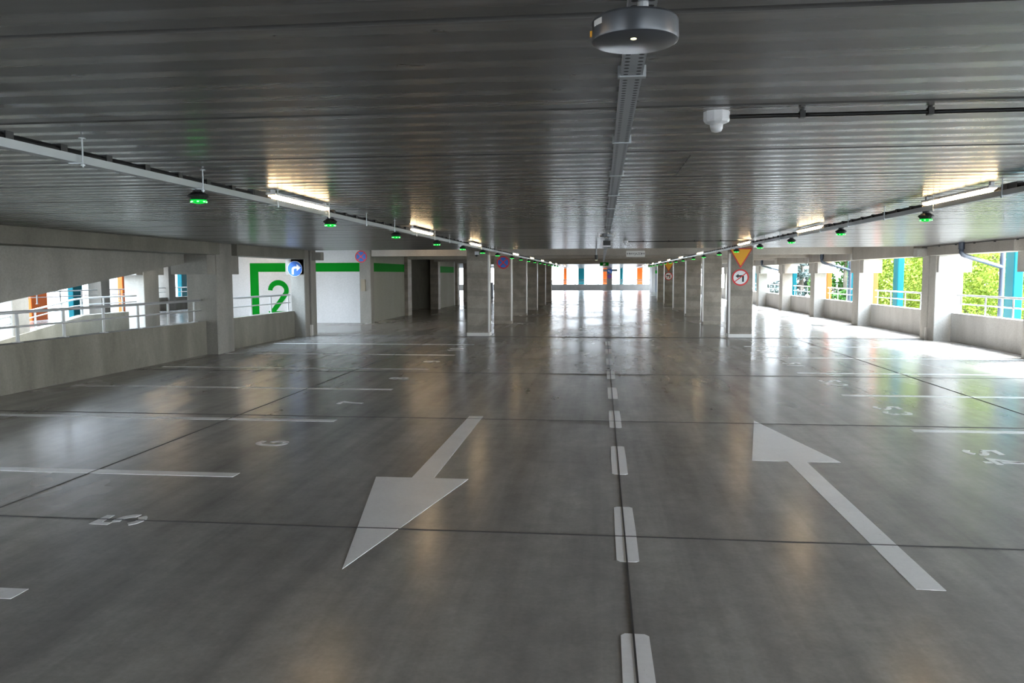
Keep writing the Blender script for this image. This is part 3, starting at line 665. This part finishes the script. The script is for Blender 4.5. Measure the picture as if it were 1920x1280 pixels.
def no_left(c, y, r, lab):
    o = plate('no_left_turn_sign', c, y, r, 'sign_white')
    mb = MB(); wd = 0.085*r*2
    A = [(0.42,-0.52),(0.42,0.12),(0.40,0.20),(0.32,0.26),(0.2,0.27),(-0.22,0.27),(-0.22,0.42),(-0.58,0.16),(-0.22,-0.10),(-0.22,0.06),(0.14,0.06),(0.20,0.0),(0.20,-0.52)]
    flat(mb, [(a*r, b*r) for a, b in A], c, y-0.0005); mb.build('arrow', M['sign_black'], o)
    mb = MB(); ring(mb, r*0.82, r*1.0, c, y-0.001); bar(mb, 38, r*0.86, r*0.055, c, y-0.0015, 0.003); mb.build('red_ring_and_bar', M['red'], o)
    return tag(o, lab, 'traffic sign', 'no-left-turn signs')
def triangle(c, y, s_, lab):
    """c = centre of the top edge"""
    o = empty('yellow_triangle_sign'); h = s_*0.88
    def tri(w_, top, bot, rr=0.02): return [(-w_/2,top-rr),(-w_/2+rr*0.6,top),(w_/2-rr*0.6,top),(w_/2,top-rr),(rr*0.5,bot),(-rr*0.5,bot)]
    mb = MB(); flat(mb, tri(s_, 0, -h), c, y+0.012, 0.012); mb.build('red_border', M['red'], o)
    mb = MB(); flat(mb, tri(s_*0.87, -0.024, -h+0.06, 0.015), c, y-0.0005); mb.build('yellow_face', M['yellow'], o)
    return tag(o, lab, 'traffic sign', 'yellow triangle signs')
yf = 21.42-0.014
triangle((3.606, 2.332), yf, 0.575, 'large yellow triangle sign with red edge on the near lane pillar')
no_left((3.606, 1.575), yf, 0.218, 'no-left-turn disc below the large yellow triangle')
yg = 21.42+5.47*4-0.014
triangle((3.55, 2.295), yg, 0.55, 'small distant yellow triangle sign, partly behind another pillar')
no_left((3.55, 1.57), yg, 0.215, 'small distant no-left-turn disc, partly behind another pillar')
no_stopping((-3.315, 2.08), 26.89-0.014, 0.216, 'no-stopping disc on the second brown lane pillar')
no_stopping((-8.20, 2.30), 26.70-0.014, 0.205, 'no-stopping disc on the wall pillar, cut off by the ceiling edge')
c = (-8.255, 1.842); o = plate('turn_right_sign', c, 20.86-0.014, 0.208, 'sign_white')
mb = MB(); flat(mb, circ(0.200), c, 20.846-0.0003); mb.build('blue_face', M['blue'], o)
A = [(-0.42,-0.74),(-0.42,-0.1),(-0.36,0.12),(-0.2,0.26),(0.0,0.31),(0.28,0.31),(0.28,0.60),(0.86,0.16),(0.28,-0.28),(0.28,0.02),(0.0,0.02),(-0.10,-0.04),(-0.14,-0.14),(-0.14,-0.74)]
mb = MB(); flat(mb, [(a*0.205, b*0.205) for a, b in A], c, 20.846-0.0025); mb.build('white_arrow', M['sign_white'], o)
tag(o, 'round blue sign with a white arrow bending to the right', 'traffic sign')
# far signs on the far pillar
c = (0.86, 2.02); o = plate('turn_left_sign', c, 86.98, 0.26, 'blue')
mb = MB(); flat(mb, [(-a*0.24, b*0.24) for a, b in A][::-1], c, 86.975); mb.build('white_arrow', M['sign_white'], o); tag(o, 'tiny blue disc on the far parapet pillar', 'traffic sign')
no_stopping((0.86, 1.46), 86.98, 0.24, 'tiny no-stopping disc below the blue disc on the far pillar')
tag(MB().box(0.1, 1.7, 86.99, 87.0, 2.0, 2.25).build('pale_board', M['cabinet']), 'pale board behind the discs on the far pillar', 'board')
o = plate('turn_right_sign', (-9.3, 2.05), 55, 0.22, 'blue'); tag(o, 'blue disc glimpsed in the gap beside the nearest brown pillar', 'traffic sign')
MB().tube([(-9.3,55.05,0),(-9.3,55.05,2.3)], 0.03, 8).build('pole', M['galv'], o)
# hanging exit sign
def text_mesh(txt, size, name, m, parent, loc):
    cu = bpy.data.curves.new(name, 'FONT'); cu.body = txt; cu.size = size; cu.align_x = 'CENTER'; cu.align_y = 'CENTER'; cu.extrude = 0.001
    to = bpy.data.objects.new(name, cu); COL.objects.link(to); bpy.context.view_layer.update()
    me = bpy.data.meshes.new_from_object(to.evaluated_get(bpy.context.evaluated_depsgraph_get())); bpy.data.objects.remove(to)
    me.materials.clear(); me.materials.append(m)
    o = bpy.data.objects.new(name, me); COL.objects.link(o); o.parent = parent; o.location = loc; o.rotation_euler = (math.pi/2, 0, 0); return o
def exit_board(x, y, z, lab):
    o = empty('hanging_exit_sign', (x, y, z))
    P = [(-0.245,-0.07),(-0.235,-0.08),(0.235,-0.08),(0.245,-0.07),(0.245,0.07),(0.235,0.08),(-0.235,0.08),(-0.245,0.07)]
    MB().prism(P, -0.005, 0.005, axis='y').build('board', M['cabinet' if False else 'sign_grey'], o)
    text_mesh('WYJAZD', 0.078, 'lettering', M['sign_black'], o, (0, -0.0065, 0.0))
    for j, xx in enumerate((-0.215, -0.165, 0.165, 0.215)):
        mb = MB(); flat(mb, [(-0.005,-0.03),(0.005,-0.03),(0.005,0.008),(0.02,0.008),(0,0.032),(-0.02,0.008),(-0.005,0.008)], (xx, 0.0), -0.0055); mb.build('arrow', M['sign_black'], o)
    for xx in (-0.2, 0.2): MB().tube([(xx,0,0.08),(xx,0,2.42-z+0.01)], 0.003, 6).build('wire', M['galv'], o)
    return tag(o, lab, 'hanging sign', 'hanging exit boards')
M['sign_grey'] = mat('pale_grey_board', (0.75,0.74,0.70), 0.5)
exit_board(0.885, 21.0+0.27, 2.20, 'grey board lettered WYJAZD with arrows hanging before the first beam')
exit_board(3.0, 48.3, 2.17, 'distant hanging exit board above the far end of the lane')
o = empty('emergency_exit_sign', (0.12, 36.9, 2.06)); MB().box(-0.2,0.2,-0.02,0.02,0,0.16).build('case', M['green'], o); mb = MB(); flat(mb, [(-0.05,0.03),(0.02,0.03),(0.02,0.06),(0.08,0.08),(0.02,0.12),(-0.05,0.10)], (0,0), -0.021); mb.build('pictogram', M['sign_white'], o)
MB().tube([(0,0,0.16),(0,0,0.3)], 0.01, 6).build('stem', M['galv'], o)
tag(o, 'small green escape sign under the middle tray deep in the hall', 'exit sign')
# stair block deep on the window side
o = empty('stair_block'); MB().box(5.0,7.9,76.0,80.0,0,2.32).build('body', M['cabinet'], o); MB().box(5.0,8.1,75.99,76.0,1.75,2.05).build('green_band', M['green'], o); MB().box(4.7,4.995,76.0,80,0,2.32).build('corner_wall', M['white_wall'], o)
tag(o, 'grey block with a green band deep on the window side', 'stair block')

# ------------------------------------------------------------------ trees outside
def crown(name, m, blobs, n, leaf, seed, parent, flatten=1.0):
    rng = np.random.default_rng(seed); tot = sum(b[3]**2 for b in blobs); V = []
    for b in blobs:
        k_ = int(n*b[3]**2/tot); d = rng.normal(size=(k_,3)); d /= np.linalg.norm(d,axis=1)[:,None]
        r = b[3]*(0.55+0.45*rng.random(k_)**0.5)[:,None]; P = np.array(b[:3])+d*r*np.array([1,1,flatten])
        a = rng.normal(size=(k_,3)); a /= np.linalg.norm(a,axis=1)[:,None]; c_ = np.cross(a, rng.normal(size=(k_,3))); c_ /= np.linalg.norm(c_,axis=1)[:,None]
        s_ = leaf*(0.6+0.8*rng.random(k_))[:,None]
        V.append(np.stack([P-a*s_, P-c_*s_*0.5, P+a*s_, P+c_*s_*0.5], 1))
    V = np.concatenate(V); nq = len(V)
    me = bpy.data.meshes.new(name); me.vertices.add(nq*4); me.vertices.foreach_set('co', V.reshape(-1).astype(np.float32))
    me.loops.add(nq*4); me.loops.foreach_set('vertex_index', np.arange(nq*4, dtype=np.int32))
    me.polygons.add(nq); me.polygons.foreach_set('loop_start', np.arange(0, nq*4, 4, dtype=np.int32)); me.polygons.foreach_set('loop_total', np.full(nq, 4, dtype=np.int32))
    me.update(); me.validate(); me.materials.append(m)
    o = bpy.data.objects.new(name, me); COL.objects.link(o); o.parent = parent; return o
def broadleaf(loc, h, rad, m, n, leaf, seed, lab, grp):
    o = empty('tree', loc); rnd = random.Random(seed)
    t = MB(); t.tube([(0,0,0),(0.05,0.05,h*0.35),(0.0,0.1,h*0.8)], 0.16, 8)
    for i in range(6):
        a = rnd.uniform(0, 6.28); z = h*rnd.uniform(0.3,0.6); t.tube([(0,0,z),(math.cos(a)*rad*0.6,math.sin(a)*rad*0.6,z+h*0.2)], 0.05, 6)
    t.build('trunk', M['bark'], o)
    bl = []
    for i in range(26):
        z = rnd.uniform(0.12, 0.95)*h; rr = rad*math.sin(math.pi*min(1, max(0.12, (z/h)**0.8)))**0.6
        a = rnd.uniform(0, 6.28); q = rnd.uniform(0.2, 0.9)*rr; bl.append((math.cos(a)*q, math.sin(a)*q, z, rad*rnd.uniform(0.28,0.45)))
    crown('crown', M[m], bl, n, leaf, seed, o); return tag(o, lab, 'tree', grp)
broadleaf((14.0,27.3,-4), 10.5, 3.2, 'birch', 52000, 0.058, 1, 'bright yellow-green birch behind the drain pipe of the nearest window bay', 'trees outside')
broadleaf((14.6,32.8,-4), 10, 3.2, 'birch', 48000, 0.065, 2, 'bright yellow-green birch right behind the doubled pillar', 'trees outside')
broadleaf((14.6,40.3,-4), 9.5, 3.2, 'birch', 45000, 0.08, 3, 'yellow-green birch filling the second window bay', 'trees outside')
broadleaf((14.7,50.3,-4), 9.5, 2.3, 'dark_leaf', 34000, 0.09, 4, 'dark green leafy tree behind the third window bay', 'trees outside')
broadleaf((19.5,51,-4), 10, 2.8, 'birch', 30000, 0.11, 5, 'pale green tree standing behind the second bay birch', 'trees outside')
broadleaf((20,36,-4), 11, 4.5, 'birch', 30000, 0.11, 6, 'tall pale green tree behind the nearest birch', 'trees outside')
broadleaf((16.0,44.6,-4), 9.5, 2.4, 'birch', 30000, 0.09, 7, 'yellow-green tree behind the dark orange fin', 'trees outside')
o = empty('spruce_tree', (15.4,64,-4)); MB().tube([(0,0,0),(0,0,9.5)], 0.18, 8).build('trunk', M['bark'], o)
bl = []; rnd = random.Random(9)
for i in range(15):
    z = 0.8+i*0.58; R_s = 3.6*(1-i/17); 
    for j in range(max(3, 9-i//2)):
        a = rnd.uniform(0,6.28); bl.append((math.cos(a)*R_s*rnd.uniform(0.4,0.95), math.sin(a)*R_s*rnd.uniform(0.4,0.95), z+rnd.uniform(-0.2,0.2), 0.55+0.35*(1-i/15)))
crown('crown', M['spruce'], bl, 46000, 0.10, 10, o, 0.35); tag(o, 'grey-green spruce with layered boughs seen in the distant window bays', 'tree', 'trees outside')

# ------------------------------------------------------------------ building added on the ramp side to block sky light
o = empty('sky_blocking_building', (-34, 20, -4)); MB().box(-6, 0, -45, 75, 0, 17).build('facade', M['facade'], o)
for fl in range(5):
    for j in range(30):
        yy = -42+3.8*j; z = 1.2+3.2*fl; f = MB().box(0.0, 0.04, yy, yy+1.5, z, z+1.5).build('window', M['cabinet'], o); 
tag(o, 'added building blocking the sky beyond the ramp and the coloured fins', 'building')
